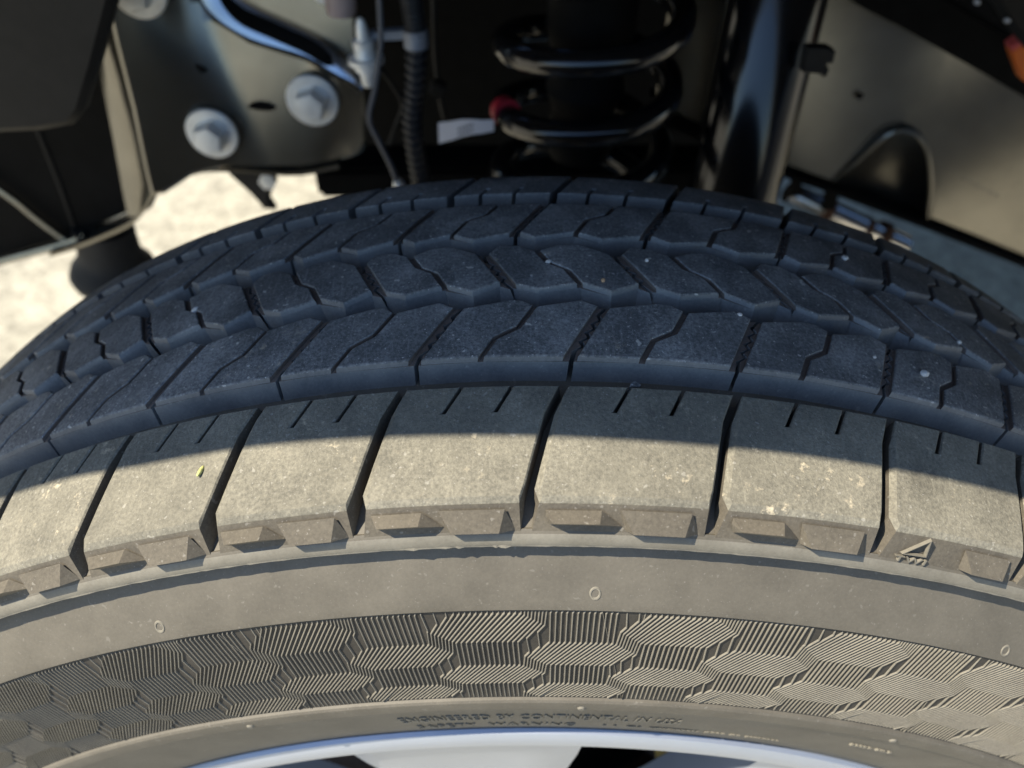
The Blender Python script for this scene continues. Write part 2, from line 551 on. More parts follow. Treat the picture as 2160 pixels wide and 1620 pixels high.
# centre row
ctr = extend([-29.4, -23.55, -17.3, -11.1, -4.93, 1.64, 8.6, 15.1, 21.9])
def linec(a, y): return a + (-0.074 - 0.0005 * max(-40, min(40, norm180(a)))) * y
cw = 0.10
for i in range(len(ctr) - 1):
    g = lerp_row(ctr, i, linec)
    zz = zigzag(-11.2, 7.4, 0.06, 0.021, 1.9, 3.4)
    u1 = [(cw, -11.3), (.23, -14.3), (.540, -11), (.540, -3.1), (.450, .9), (.450, 8.5), (.37, 11.7), (.22, 12), (cw, 7.2)]
    f1 = [1, 1, 0, 0, 0, 1, 1, 1, 0]
    l1 = [(cw, -11.3), (.23, -14.3), (.562, -10.8), (.562, -3.4), (.475, .6), (.475, 8.5), (.37, 11.7), (.22, 12), (cw, 7.2)] + [(q + G, y) for q, y in zz[::-1]]
    fl1 = [1, 1, 0, 0, 0, 1, 1, 1, 1] + [0] * (len(zz) - 1) + [1]
    u2 = [(.586, -10.6), (.74, -14.9), (1, -9.8), (1, 7.2), (.84, 12.8), (.68, 12.2), (.501, 8.5), (.501, .6), (.586, -3.5)]
    f2 = [1, 1, 0, 1, 1, 1, 0, 0, 0]
    l2 = [(.562, -10.9), (.74, -14.9), (1, -9.8)] + [(1 + q - G, y) for q, y in zz] + [(1, 7.2), (.84, 12.8), (.68, 12.2), (.475, 8.4), (.475, .6), (.562, -3.4)]
    fl2 = [1, 1, 1] + [0] * (len(zz) - 1) + [1, 1, 1, 1, 0, 0, 0]
    for U, uf, L_, lf in ((u1, f1, l1, fl1), (u2, f2, l2, fl2)):
        bms = stepped([g(*p) for p in U], uf, [g(*p) for p in L_], lf, draft=0.0026)
        emit(bms, "tread_block", ctr[i] + 3, TM)

# fourth row
row4 = extend([-27.52, -21.94, -15.73, -9.75, -3.7, 3.02, 10.3, 16.7, 23.2])
def line4(a, y): return a + (0.0665 - 0.0006 * max(-40, min(40, norm180(a)))) * (y - 22)
cw = 0.078
for i in range(len(row4) - 1):
    g = lerp_row(row4, i, line4)
    zz = zigzag(21.0, 45.0, 0.046, 0.018, 2.1, 4.0)
    u1 = [(cw, 21), (.23, 17.3), (.484, 21.1), (.480, 31.8), (.596, 36.4), (.596, 44.9), (cw, 44.9)]
    f1 = [1, 1, 0, 0, 0, 1, 0]
    l1 = [(cw, 21), (.23, 17.3), (.502, 21.1), (.498, 31.5), (.615, 36.1), (.615, 44.9)] + [(q + G, y) for q, y in zz[::-1]]
    fl1 = [1, 1, 0, 0, 0, 1] + [0] * (len(zz) - 1) + [1]
    u2 = [(.526, 20.8), (.74, 16.6), (1, 20.5), (1, 44.9), (.636, 44.9), (.636, 35.8), (.521, 31.2)]
    f2 = [1, 1, 0, 1, 0, 0, 0]
    l2 = [(.502, 20.9), (.74, 16.6), (1, 20.5)] + [(1 + q - G, y) for q, y in zz] + [(.615, 44.9), (.615, 36.1), (.498, 31.5)]
    fl2 = [1, 1, 1] + [0] * (len(zz) - 1) + [1, 0, 0, 0]
    for U, uf, L_, lf in ((u1, f1, l1, fl1), (u2, f2, l2, fl2)):
        bms = stepped([g(*p) for p in U], uf, [g(*p) for p in L_], lf)
        emit(bms, "tread_block", row4[i] + 3, TM)

def ribblock(poly, wall, top_in, top_dep, out_edge, out_drop):
    """shoulder block; per-edge chamfer inset and depth, per-edge wall draft"""
    P = to_flat(poly); n = len(P)
    I = offset_poly(P, top_in)
    I2 = offset_poly(P, [x * 0.35 for x in top_in])
    dep = [max(top_dep[i - 1], top_dep[i]) for i in range(n)]
    B = offset_poly(P, [-w for w in wall])
    return P, I, I2, dep, B

# inner shoulder
inner = extend([-25.0, -19.35, -13.35, -7.5, -1.6, 5.05, 12.1, 18.6, 24.8])
def linei(a, y): return a + 0.062 * (y - 55.5)
for i in range(len(inner) - 1):
    g = lerp_row(inner, i, linei)
    w = inner[i + 1] - inner[i]; gw = 0.45 / w; s = 0.11 / w
    poly = [(gw, 55.8), (.33 - s, 55.8), (.33 - s, 62.5), (.33 + s, 62.5), (.33 + s, 55.8), (.655 - s, 55.8), (.655 - s, 62.5), (.655 + s, 62.5),
            (.655 + s, 55.8), (1, 55.8), (1, 78.5), (gw, 78.5)]
    wall = [0.0018, 0, 0, 0, 0.0018, 0, 0, 0, 0.0018, 0, 0.0100, 0]
    ti = [0.0006] * 12; ti[10] = 0.0016
    td = [0.0005] * 12; td[10] = 0.0009
    P, I, I2, dep, B = ribblock([g(*p) for p in poly], wall, ti, td, None, None)
    bm = make_block([(I, [0] * 12), (I2, [-d * 0.35 for d in dep]), (P, [-d for d in dep]), (B, [-DEPTH] * 12)], None, wall_ring=2)
    emit([bm], "shoulder_block", inner[i] + 3, TM)

# outer shoulder, with its flank
outer = extend([-27.94, -21.47, -14.91, -8.51, -1.58, 5.95, 13.18, 20.24])
def lineo(a, y):
    t = max(-40, min(40, norm180(a)))
    s1, s2 = 0.065 - 0.0005 * t, 0.036 - 0.0004 * t
    return a + s1 * (max(y, -66) + 56) + (s2 * (y + 66) if y < -66 else 0)
for i in range(len(outer) - 1):
    g = lerp_row(outer, i, lineo)
    w = outer[i + 1] - outer[i]; gw = 0.40 / w; s = 0.085 / w
    fl, fr = 0.34 / w, 0.06 / w
    poly = [(gw + fl, -93.7), (1 - fr, -93.7), (1, -89.0), (1, -66), (1, -56.2), (.71 + s, -56.2), (.70 + s, -65.5), (.70 - s, -65.5), (.71 - s, -56.2),
            (.40 + s, -56.2), (.385 + s, -65.5), (.385 - s, -65.5), (.40 - s, -56.2), (gw, -56.2), (gw, -66), (gw, -89.5)]
    n = len(poly)
    wall = [0.0] * n; wall[0] = 0.0040; wall[4] = wall[8] = wall[12] = 0.0018
    ti = [0.0005] * n; td = [0.0005] * n
    ti[0] = 0.0015; td[0] = 0.0011
    ti[14] = 0.0020; td[14] = 0.0014; ti[15] = 0.0014; td[15] = 0.0012
    P, I, I2, dep, B = ribblock([g(*p) for p in poly], wall, ti, td, None, None)
    I2 = [(a[0] * 0.8 + b[0] * 0.2, a[1] * 0.8 + b[1] * 0.2) for a, b in zip(P, I)]
    # the groove runs out in a V on the flank
    xl, xr = B[0][0], B[1][0]
    B[0] = (xl - (gw * 0.44 + fl) * w * DEG, B[0][1]); B[1] = (xr + (gw * 0.44 + fr) * w * DEG, B[1][1])
    bm = make_block([(I, [0] * n), (I2, [-d * 0.7 for d in dep]), (P, [-d for d in dep]), (B, [-DEPTH] * n)], None, wall_ring=2)
    emit([bm], "shoulder_block", outer[i] + 3, SM)

# the hidden rest of the tread in one piece
bm = bmesh.new()
for me in blocks_made["rest"]:
    bm.from_mesh(me); bpy.data.meshes.remove(me)
o = put(bm, "tread_pattern", TM, tyre)
o["kind"] = "stuff"

# ---------------- moulded wedges on the flank
FB, FE = Vector((0.4058, -0.0949)), Vector((0.3966, -0.0976))      # (r, y) of flank top and foot
FN = Vector((0.29, -0.957)).normalized()
def fmap(th, v, d):
    p = FB + (FE - FB) * v + FN * d
    a = rad(th)
    return (p.x * math.sin(a), p.y, p.x * math.cos(a))
def flank_q(i):
    a, b = lineo(outer[i], -93.7), lineo(outer[i + 1], -93.7)
    return lambda q: a + (b - a) * q + 0.2
def hull(name, pts, m, parent, angle=20):
    bm = bmesh.new()
    for p in pts: bm.verts.new(p)
    r = bmesh.ops.convex_hull(bm, input=bm.verts)
    return link_bm(name, bm, m, parent, angle)
TWI_I = 6
for i in range(len(outer) - 1):
    t = norm180(outer[i] + 3)
    if abs(t) > 58: continue
    q = flank_q(i); w = outer[i + 1] - outer[i]; e = .05 if i == TWI_I else 0
    if i != TWI_I:
        hull("shoulder_wedge", [fmap(q(.105), .22, -.0003), fmap(q(.40), .22, -.0003), fmap(q(.145), .42, .0036), fmap(q(.385), .42, .0036),
                                fmap(q(.13), .76, -.0003), fmap(q(.52), .78, -.0003), fmap(q(.105), .45, -.0003), fmap(q(.44), .40, -.0003)], M["flank"], tyre)
    hull("shoulder_wedge", [fmap(q(.50 + e), .18, -.0003), fmap(q(.88), .18, -.0003), fmap(q(.57 + e), .78, .0034), fmap(q(.845), .78, .0034),
                            fmap(q(.535 + e), .92, -.0003), fmap(q(.94), .94, -.0003)], M["flank"], tyre)
# wear mark: an outlined triangle over the letters TWI
q = flank_q(TWI_I)
tri = [(.285, .0), (.150, .69), (.318, .67)]
v, f = [], []
for ring, d in ((1.0, -.0002), (0.96, .0009), (0.85, .0009), (0.81, -.0002)):
    cx, cy = sum(p[0] for p in tri) / 3, sum(p[1] for p in tri) / 3
    for a, b in tri:
        v.append(fmap(q(cx + (a - cx) * ring), cy + (b - cy) * ring, d))
for k in range(3):
    for i in range(3):
        j = (i + 1) % 3
        f.append([k * 3 + i, k * 3 + j, k * 3 + 3 + j, k * 3 + 3 + i])
wm = link("wear_mark", v, f, M["ridge"], tyre, angle=20)

def text_mesh(s, size, extrude, spacing=1.0):
    cu = bpy.data.curves.new("txt", 'FONT')
    cu.body = s; cu.size = size; cu.extrude = extrude; cu.space_character = spacing
    cu.resolution_u = 2; cu.bevel_depth = 0.0
    ob = bpy.data.objects.new("txt", cu); COL.objects.link(ob)
    dg = bpy.context.evaluated_depsgraph_get()
    me = bpy.data.meshes.new_from_object(ob.evaluated_get(dg))
    bpy.data.objects.remove(ob); bpy.data.curves.remove(cu)
    V = [v.co.copy() for v in me.vertices]; F = [list(p.vertices) for p in me.polygons]
    bpy.data.meshes.remove(me)
    return V, F

V, F = text_mesh("TWI", 1.0, 0.5, 1.15)
x0, x1 = min(p.x for p in V), max(p.x for p in V); y0, y1 = min(p.y for p in V), max(p.y for p in V)
vv = [fmap(q(.125 + (p.x - x0) / (x1 - x0) * .21), .97 - (p.y - y0) / (y1 - y0) * .20, .0004 + p.z * .0010) for p in V]
link("wear_mark_lettering", vv, F, M["ridge"], wm, smooth=False)

# ---------------- ridge pattern on the sidewall
T_R = [(-3, 410.0), (-2, 392.0), (-1, 375.0), (0, 360.3), (1, 347.4), (2, 337.0), (3, 327.7), (4, 319.0), (5, 310.0)]
def row_r(t):
    for (t0, r0), (t1, r1) in zip(T_R, T_R[1:]):
        if t0 <= t <= t1: return (r0 + (r1 - r0) * (t - t0)) * 0.001
    return 0.3
CW = 4.75
DIR = {"TL": (1.33, -.53), "TR": (4.68, -.53), "R": (5.98, -.12), "BR": (4.60, .46), "BL": (1.31, .46)}
NV, NG, ND = 12.5, 2.5, 8.0
polys = []
def nodeL(c, t): return (c * CW - 3.28, t, (NV + NG + 2.75) * c + 2.75 * t)
LEV = {"L": 0, "TL": NG, "TR": NG + NV, "R": NG + NV + ND, "BR": ND + NV, "BL": ND}
def nd_(c, t, k):
    x, tt, fz = nodeL(c, t)
    if k == "L": return (round(c), t, "L"), (x, tt), fz
    d = DIR[k]
    return None, (x + d[0], tt + d[1]), fz + LEV[k]
segs = []
def cut(poly):
    """level lines through a polygon of ((x, t), level)"""
    lo = math.floor(min(p[1] for p in poly)); hi = math.ceil(max(p[1] for p in poly))
    for L in range(lo, hi + 1):
        lev = L + 0.37
        pts = []
        for i in range(len(poly)):
            (a, fa), (b, fb) = poly[i], poly[(i + 1) % len(poly)]
            if (fa - lev) * (fb - lev) < 0:
                k = (lev - fa) / (fb - fa)
                pts.append((a[0] + (b[0] - a[0]) * k, a[1] + (b[1] - a[1]) * k))
        if len(pts) == 2:
            segs.append((lev, pts[0], pts[1]))
def pt(c, t, k):
    _, p, fz = nd_(c, t, k)
    return (p, fz)
for c in range(-13, 14):
    for t in range(-2, 6):
        if (c + t) % 2 == 0: continue                 # lattice parity: column 0 carries odd half rows
        H = [pt(c, t, k) for k in ("L", "TL", "TR", "R", "BR", "BL")]
        cut(H)
        # sparse straight patch below, dense wedge to the lower right, open wedge to the right of the upper neighbour
        cut([pt(c, t, "BL"), pt(c, t, "BR"), pt(c, t + 2, "TR"), pt(c, t + 2, "TL")])
        cut([pt(c, t, "L"), pt(c, t, "BL"), pt(c - 1, t + 1, "R"), pt(c - 1, t + 1, "TR")])
        cut([pt(c - 1, t - 1, "BR"), pt(c - 1, t - 1, "R"), pt(c, t, "TL"), pt(c, t, "L")])
# chain the segments of one level into lines
from collections import defaultdict
bylev = defaultdict(list)
for lev, a, b in segs: bylev[lev].append((a, b))
lines = []
for lev, ss in bylev.items():
    key = lambda p: (round(p[0] * 2.5), round(p[1] * 12))
    used = [False] * len(ss)
    def near(p, q): return abs(p[0] - q[0]) < 0.22 and abs(p[1] - q[1]) < 0.05
    for s0 in range(len(ss)):
        if used[s0]: continue
        used[s0] = True
        ln = [ss[s0][0], ss[s0][1]]
        grown = True
        while grown:
            grown = False
            for k in range(len(ss)):
                if used[k]: continue
                a, b = ss[k]
                if near(ln[-1], a): ln.append(b)
                elif near(ln[-1], b): ln.append(a)
                elif near(ln[0], a): ln.insert(0, b)
                elif near(ln[0], b): ln.insert(0, a)
                else: continue
                used[k] = True; grown = True
        lines.append(ln)
RTOP, RBOT = 0.3690, 0.3246
v, f = [], []
for ln in lines:
    P = [(rad(x), row_r(t)) for x, t in ln]
    if P[0][1] < P[-1][1]: P.reverse()
    # clip radially
    Q = []
    for i in range(len(P)):
        if i:
            for RR in (RTOP, RBOT):
                if (P[i - 1][1] - RR) * (P[i][1] - RR) < 0:
                    k = (RR - P[i - 1][1]) / (P[i][1] - P[i - 1][1])
                    Q.append((P[i - 1][0] + (P[i][0] - P[i - 1][0]) * k, RR))
        if RBOT <= P[i][1] <= RTOP: Q.append(P[i])
    Q = [p for i, p in enumerate(Q) if i == 0 or math.hypot((p[0] - Q[i - 1][0]) * .35, p[1] - Q[i - 1][1]) > 1e-4]
    if len(Q) < 2: continue
    base = len(v)
    for i, (a, r) in enumerate(Q):
        pa, pb = Q[max(i - 1, 0)], Q[min(i + 1, len(Q) - 1)]
        dirs = []
        for s_, e_ in ((pa, Q[i]), (Q[i], pb)):
            dx, dy = (e_[0] - s_[0]) * r, e_[1] - s_[1]
            l = math.hypot(dx, dy)
            if l > 1e-7: dirs.append((dx / l, dy / l))
        nx = sum(-d[1] for d in dirs); ny = sum(d[0] for d in dirs); l = math.hypot(nx, ny) or 1
        nx, ny = nx / l, ny / l
        m = 1.0 / max(0.55, nx * -dirs[0][1] + ny * dirs[0][0])
        end = 0.35 if i in (0, len(Q) - 1) else 1.0
        for off, h in ((-.00025, -.0001), (-.00012, .00056), (.00012, .00056), (.00025, -.0001)):
            o_ = off * m
            rr = r + ny * o_
            v.append(smap(math.degrees(a + nx * o_ / r), min(rr, .3694), h * (end if h > 0 else 1)))
    for i in range(len(Q) - 1):
        for k in range(3):
            b0 = base + i * 4 + k
            f.append([b0, b0 + 1, b0 + 5, b0 + 4])
rp = link("ridge_pattern", v, f, M["ridge"], tyre, smooth=False)
rp["kind"] = "stuff"

# ---------------- small moulded marks
def ring_mark(th, r, R, w, h, name="vent_mark"):
    v, f = [], []
    n = 20
    for rr, hh in ((R, -.0002), (R - w * .3, h), (R - w * .7, h), (R - w, -.0002)):
        for k in range(n):
            a = 2 * math.pi * k / n
            v.append(smap(th + math.degrees(rr * math.sin(a) / r), r + rr * math.cos(a), hh))
    for k in range(3):
        for i in range(n):
            j = (i + 1) % n
            f.append([k * n + i, k * n + j, (k + 1) * n + j, (k + 1) * n + i])
    link(name, v, f, M["ridge"], tyre)
for th, r in ((-42.8, .3745), (-21.34, .3748), (0.08, .3753), (21.62, .3738), (43.1, .3745)): ring_mark(th, r, .0019, .0009, .0003)
def pip(th, r, R, h):
    v, f = [smap(th, r, h)], []
    n = 14
    for k in range(n):
        a = 2 * math.pi * k / n
        v.append(smap(th + math.degrees(R * .6 * math.sin(a) / r), r + R * .6 * math.cos(a), h * .9))
    for k in range(n):
        a = 2 * math.pi * k / n
        v.append(smap(th + math.degrees(R * math.sin(a) / r), r + R * math.cos(a), -.0003))
    for k in range(n):
        j = (k + 1) % n
        f.append([0, 1 + k, 1 + j]); f.append([1 + k, 1 + n + k, 1 + n + j, 1 + j])
    link("mould_pip", v, f, M["ridge"], tyre)
for th in (-21.2, 0.2, 21.4): pip(th, .3190, .0017, .0007)

def side_text(s, th0, th1, rb, rt, depth, spacing=1.0, name="lettering"):
    V, F = text_mesh(s, 1.0, 0.5, spacing)
    x0, x1 = min(p.x for p in V), max(p.x for p in V); y0, y1 = min(p.y for p in V), max(p.y for p in V)
    vv = [smap(th0 + (p.x - x0) / (x1 - x0) * (th1 - th0), rb + (p.y - y0) / (y1 - y0) * (rt - rb), depth * (p.z + 0.5) - .0001) for p in V]
    return link(name, vv, F, M["ridge"], tyre, smooth=False)
side_text("ENGINEERED BY CONTINENTAL IN USA", -11.9, 7.6, .2990, .3065, .0006, 1.05)
side_text("SAFETY  WARNING", -11.4, 0.4, .2850, .2915, .0006, 1.15)
# worn, unreadable small print: rows of low dashes
v, f = [], []
def dash(th, r, w, hgt, d):
    b = len(v)
    for dd in (-.0001, d):
        for sx, sr in ((-1, -1), (1, -1), (1, 1), (-1, 1)):
            v.append(smap(th + math.degrees(sx * w / 2 / r), r + sr * hgt / 2, dd))
    f.extend([[b + 4, b + 5, b + 6, b + 7]] + [[b + k, b + (k + 1) % 4, b + 4 + (k + 1) % 4, b + 4 + k] for k in range(4)])
th = 2.6
while th < 16.5:
    if random.random() > .16: dash(th, .2885, random.uniform(.0008, .0017), .0018, .0005)
    th += random.uniform(.30, .46)
for th in (20.6, 21.0, 21.35, 21.7, 22.15, 22.9, 23.2, 23.45, 24.0): dash(th, .3035, .0010, .0016, .0009)
tag(link("small_print", v, f, M["ridge"], tyre, smooth=False), kind="stuff")

# thin torn flash on the rim of the shoulder
v, f = [], []
th = -40.0
pts = []
while th < 40:
    core = -8.4 < th < -3.6
    h = random.uniform(.0001, .0006) if core and random.random() < .35 else random.uniform(.0, .00022)
    pts.append((th, h)); th += random.uniform(.10, .28) if core else random.uniform(.2, .6)
for th, h in pts:
    for r, d in ((.3928, .0), (.3921 - h * .25, h + .0001), (.3920, -.0004)):
        a = rad(th); v.append((r * math.sin(a), -.0994 - d, r * math.cos(a)))
for i in range(len(pts) - 1):
    for k in range(2):
        b = i * 3 + k; f.append([b, b + 1, b + 4, b + 3])
link("moulding_flash", v, f, M["ridge"], tyre, smooth=False)
# torn rubber nib in the first groove
random.seed(3)
v, f = [], []
for k in range(9):
    h = -.0078 + .0064 * k / 8
    w = .0012 + random.uniform(-.0003, .0005)
    for sx, yy in ((-1, -.0540), (1, -.0540), (random.uniform(-.5, .5), -.0528)):
        a = 1.48 + .25 * k / 8 + math.degrees(sx * w / R0)
        v.append(tmap(a, yy + random.uniform(-.0004, .0004), h))
for k in range(8):
    for i in range(3):
        j = (i + 1) % 3; f.append([k * 3 + i, k * 3 + j, k * 3 + 3 + j, k * 3 + 3 + i])
link("rubber_nib", v, f, M["tread"], tyre, smooth=False)

# ------------------------------------------------------------------ rim
rp_ = [(0.2685, -0.096), (0.2715, -0.1000), (0.2738, -0.1030), (0.2748, -0.1050), (0.2742, -0.1068), (0.2722, -0.1080), (0.2690, -0.1086), (0.2662, -0.1084),
       (0.2655, -0.1080), (0.2648, -0.1066), (0.2638, -0.1062), (0.2620, -0.1060), (0.2608, -0.1045), (0.2600, -0.0990), (0.2560, -0.0850), (0.2460, -0.060), (0.2380, -0.02), (0.2360, 0.05), (0.2460, 0.085), (0.268, 0.10)]
NS = 192; v, f = [], []
for i in range(NS):
    a = 2 * math.pi * i / NS
    for r, y in rp_: v.append((r * math.sin(a), y, r * math.cos(a)))
n = len(rp_)
for i in range(NS):
    j = (i + 1) % NS
    for k in range(n - 1): f.append([i * n + k, i * n + k + 1, j * n + k + 1, j * n + k])
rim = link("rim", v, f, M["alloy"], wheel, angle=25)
# broad spokes running in to a hub
def spoke(th_mid):
    rs = [0.2632, 0.262, 0.24, 0.20, 0.15, 0.10, 0.07]
    hw = [11.3, 11.25, 11.0, 9.8, 9.5, 12.0, 19.0]
    yf = [-0.1063, -0.1059, -0.1050, -0.1030, -0.1005, -0.098, -0.097]
    v, f = [], []
    m = 9
    for (r, h, y) in zip(rs, hw, yf):
        for k in range(m):
            t = -1 + 2 * k / (m - 1); a = rad(th_mid + h * t)
            dy = 0.0030 if abs(t) == 1 else 0.0
            v.append((r * math.sin(a), y + dy, r * math.cos(a)))
        for k in range(m):
            t = 1 - 2 * k / (m - 1); a = rad(th_mid + h * t * 0.97)
            v.append((r * math.sin(a), y + 0.030, r * math.cos(a)))
    w = 2 * m
    for i in range(len(rs) - 1):
        for k in range(w):
            j = (k + 1) % w
            f.append([i * w + k, i * w + j, (i + 1) * w + j, (i + 1) * w + k])
    f.append(list(range(w))); f.append([(len(rs) - 1) * w + k for k in range(w)])
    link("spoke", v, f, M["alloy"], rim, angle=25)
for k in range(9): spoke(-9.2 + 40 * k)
v, f = [], []
hp = [(0.0, -0.100), (0.035, -0.100), (0.040, -0.098), (0.072, -0.097), (0.076, -0.09), (0.076, -0.06), (0.0, -0.06)]
for i in range(48):
    a = 2 * math.pi * i / 48
    for r, y in hp: v.append((max(r, 1e-4) * math.sin(a), y, max(r, 1e-4) * math.cos(a)))
for i in range(48):
    j = (i + 1) % 48
    for k in range(len(hp) - 1): f.append([i * 7 + k, i * 7 + k + 1, j * 7 + k + 1, j * 7 + k])
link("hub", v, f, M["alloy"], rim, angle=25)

# brake disc and caliper, seen through the rim
bd = empty("brake_disc", (0, 0.0, 0), "rusty edged brake disc in the dark behind the alloy spokes", "brake disc")
def lathe(name, pr, m, parent, seg=64, c=(0, 0, 0), ang=30):
    v, f = [], []
    for i in range(seg):
        a = 2 * math.pi * i / seg
        for r, y in pr: v.append((c[0] + max(r, 1e-5) * math.sin(a), c[1] + y, c[2] + max(r, 1e-5) * math.cos(a)))
    n = len(pr)
    for i in range(seg):
        j = (i + 1) % seg
        for k in range(n - 1): f.append([i * n + k, i * n + k + 1, j * n + k + 1, j * n + k])
    return link(name, v, f, m, parent, ang)
lathe("disc_face", [(0.09, -0.030), (0.165, -0.030), (0.170, -0.029), (0.170, -0.006), (0.09, -0.005)], M["darkrust"], bd)
lathe("dust_shield", [(0.06, 0.012), (0.19, 0.012), (0.195, 0.006), (0.195, 0.014), (0.06, 0.02)], M["black"], bd)
ca = empty("brake_caliper", (0.06, -0.02, 0.2), "yellow zinc brake caliper just visible through the right hand rim window", "caliper")
bm = bmesh.new()
for th in (22.0, 23.2, 24.4, 25.6, 26.8):
    for r, y in ((.160, -.070), (.220, -.070), (.232, -.062), (.232, -.020), (.215, -.010), (.160, -.010)):
        bm.verts.new((r * math.sin(rad(th)), y, r * math.cos(rad(th))))
bmesh.ops.convex_hull(bm, input=bm.verts)
part(link_bm("caliper_body", bm, M["brass"], None), ca)

# ------------------------------------------------------------------ suspension and frame behind the tyre
def lathe_axis(name, pr, a, b, m, parent=None, seg=40, ang=30):
    """lathe (radius, distance along a->b)"""
    a, b = Vector(a), Vector(b); t = (b - a).normalized()
    s = t.cross(Vector((0, 0, 1)));
    if s.length < 1e-3: s = t.cross(Vector((0, 1, 0)))
    s.normalize(); u = s.cross(t)
    v, f = [], []
    for i in range(seg):
        k = 2 * math.pi * i / seg; d = s * math.cos(k) + u * math.sin(k)
        for r, h in pr: v.append(a + t * h + d * max(r, 1e-5))
    n = len(pr)
    for i in range(seg):
        j = (i + 1) % seg
        for k in range(n - 1): f.append([i * n + k, i * n + k + 1, j * n + k + 1, j * n + k])
    return link(name, v, f, m, parent, ang)

# coil spring
cs = empty("coil_spring", (0.0243, 0.30, 0.20), "glossy black coil spring standing behind the middle of the tyre", "coil spring")
path = []
CX, CY, CR, CP = 0.0243, 0.298, 0.0575, 0.0452
for k in range(0, 260):
    a = 2 * math.pi * k / 40 + math.pi * 0.35
    path.append((CX + CR * math.cos(a), CY + CR * math.sin(a), 0.1875 + CP * k / 40))
vv, ff = sweep(path, 0.0088, 14)
part(link("coil", vv, ff, M["gloss"], None), cs)
part(lathe_axis("spring_seat", [(0.0, 0), (0.074, 0), (0.078, 0.006), (0.078, 0.014), (0.070, 0.018), (0.03, 0.02), (0.03, 0.05), (0.0, 0.05)], (CX, CY, 0.150), (CX, CY, 0.4), M["black"]), cs)
part(lathe_axis("jounce_bumper", [(0.0, 0), (0.022, 0), (0.026, 0.02), (0.022, 0.035), (0.028, 0.05), (0.024, 0.07), (0.03, 0.09), (0.03, 0.16), (0.0, 0.16)], (CX, CY + .01, 0.30), (CX, CY + .01, 0.5), M["black"]), cs)

# paint mark ring and paper tag on the spring
rg = []
for k in range(-2, 3):
    a = rad(196 + k * 2.4)
    z = 0.3395 + k * 0.0003
    rg.append((CX + CR * math.cos(a), CY + CR * math.sin(a) - .001, z + .003))
vv, ff = sweep(rg, 0.0099, 14)
part(link("paint_band", vv, ff, M["red"], None), cs)
tg = empty("paper_tag", (-0.044, 0.268, 0.339), "curled white paper tag wrapped on the spring by its red end", "tag")
tp = [(-0.0385, .3420), (-0.046, .3405), (-0.053, .3395), (-0.060, .3375), (-0.067, .3340), (-0.0765, .3300)]
v, f = [], []
for i, (x, z) in enumerate(tp):
    h = .0040 + .0035 * i / 5
    y = .262 + .010 * (i / 5) ** 2
    for dy in (0, .0006): v += [(x, y + dy, z + h), (x, y + dy, z - h)]
for i in range(5):
    b = i * 4
    f += [[b, b + 1, b + 5, b + 4], [b + 2, b + 6, b + 7, b + 3], [b, b + 4, b + 6, b + 2], [b + 1, b + 3, b + 7, b + 5]]
f += [[0, 2, 3, 1], [20, 21, 23, 22]]
part(link("tag_strip", v, f, M["tagwhite"], None), tg)
v, f = [], []
for r_ in range(2):
    for k in range(5):
        x = -.0525 - .0022 * k; z = .3395 - .0011 * k + .0018 - .0036 * r_; b = len(v)
        y = .2617 + .010 * ((x + .0385) / -.038) ** 2
        v += [(x, y, z + .0009), (x - .0014, y + .0004, z + .0006), (x - .0014, y + .0004, z - .0009), (x, y, z - .0006)]
        f.append([b, b + 1, b + 2, b + 3])
part(link("tag_print", v, f, M["print"], None, smooth=False), tg)

# shock absorber
A, B = Vector((0.1300, 0.300, 0.50)), Vector((0.1337, 0.300, 0.20))
A = Vector((0.1551, 0.3554, 0.49)); B = Vector((0.1320, 0.2533, 0.210))
sh = empty("shock_absorber", tuple(B), "glossy black shock absorber tube leaning right of the coil spring", "shock absorber")
part(lathe_axis("damper_tube", [(0, 0), (.031, 0), (.0325, .004), (.0325, .20), (.0325, .30), (0, .30)], B, A, M["gloss"], None, 48), sh)
part(lathe_axis("tube_collar", [(.0320, 0), (.0342, .002), (.0342, .012), (.0320, .014)], B + (A - B) * .11, A, M["gloss"], None, 48), sh)
sb = empty("shock_bracket", (0.176, 0.30, 0.25), "black upright bracket plate beside the shock absorber", "bracket")
part(plate("bracket_plate", [(0.150, .24), (0.181, .24), (0.1745, .44), (0.158, .44)], 0.372, .012, M["black"]), sb)
part(plate("bracket_clip", [(0.1561, .3975), (.1700, .3978), (0.1754, .3952), (0.1757, .3880), (0.1722, .3880), (.1720, .3850), (.1748, .3845), (0.1746, .3802), (.1722, .3790), (.1720, .3810), (0.1577, .3820)], 0.268, .008, M["greymetal"] if False else M["plastic"], bev=.0008), sb)
part(lathe_axis("stud", [(0, 0), (.0045, 0), (.005, .002), (.005, .014), (0, .016)], (.1600, .292, .2880), (.1600, .292, .32), M["chrome"], None, 14), sb)
part(lathe_axis("stud", [(0, 0), (.004, 0), (.0045, .002), (.0045, .014), (0, .016)], (.1690, .292, .2880), (.1690, .292, .32), M["chrome"], None, 14), sb)

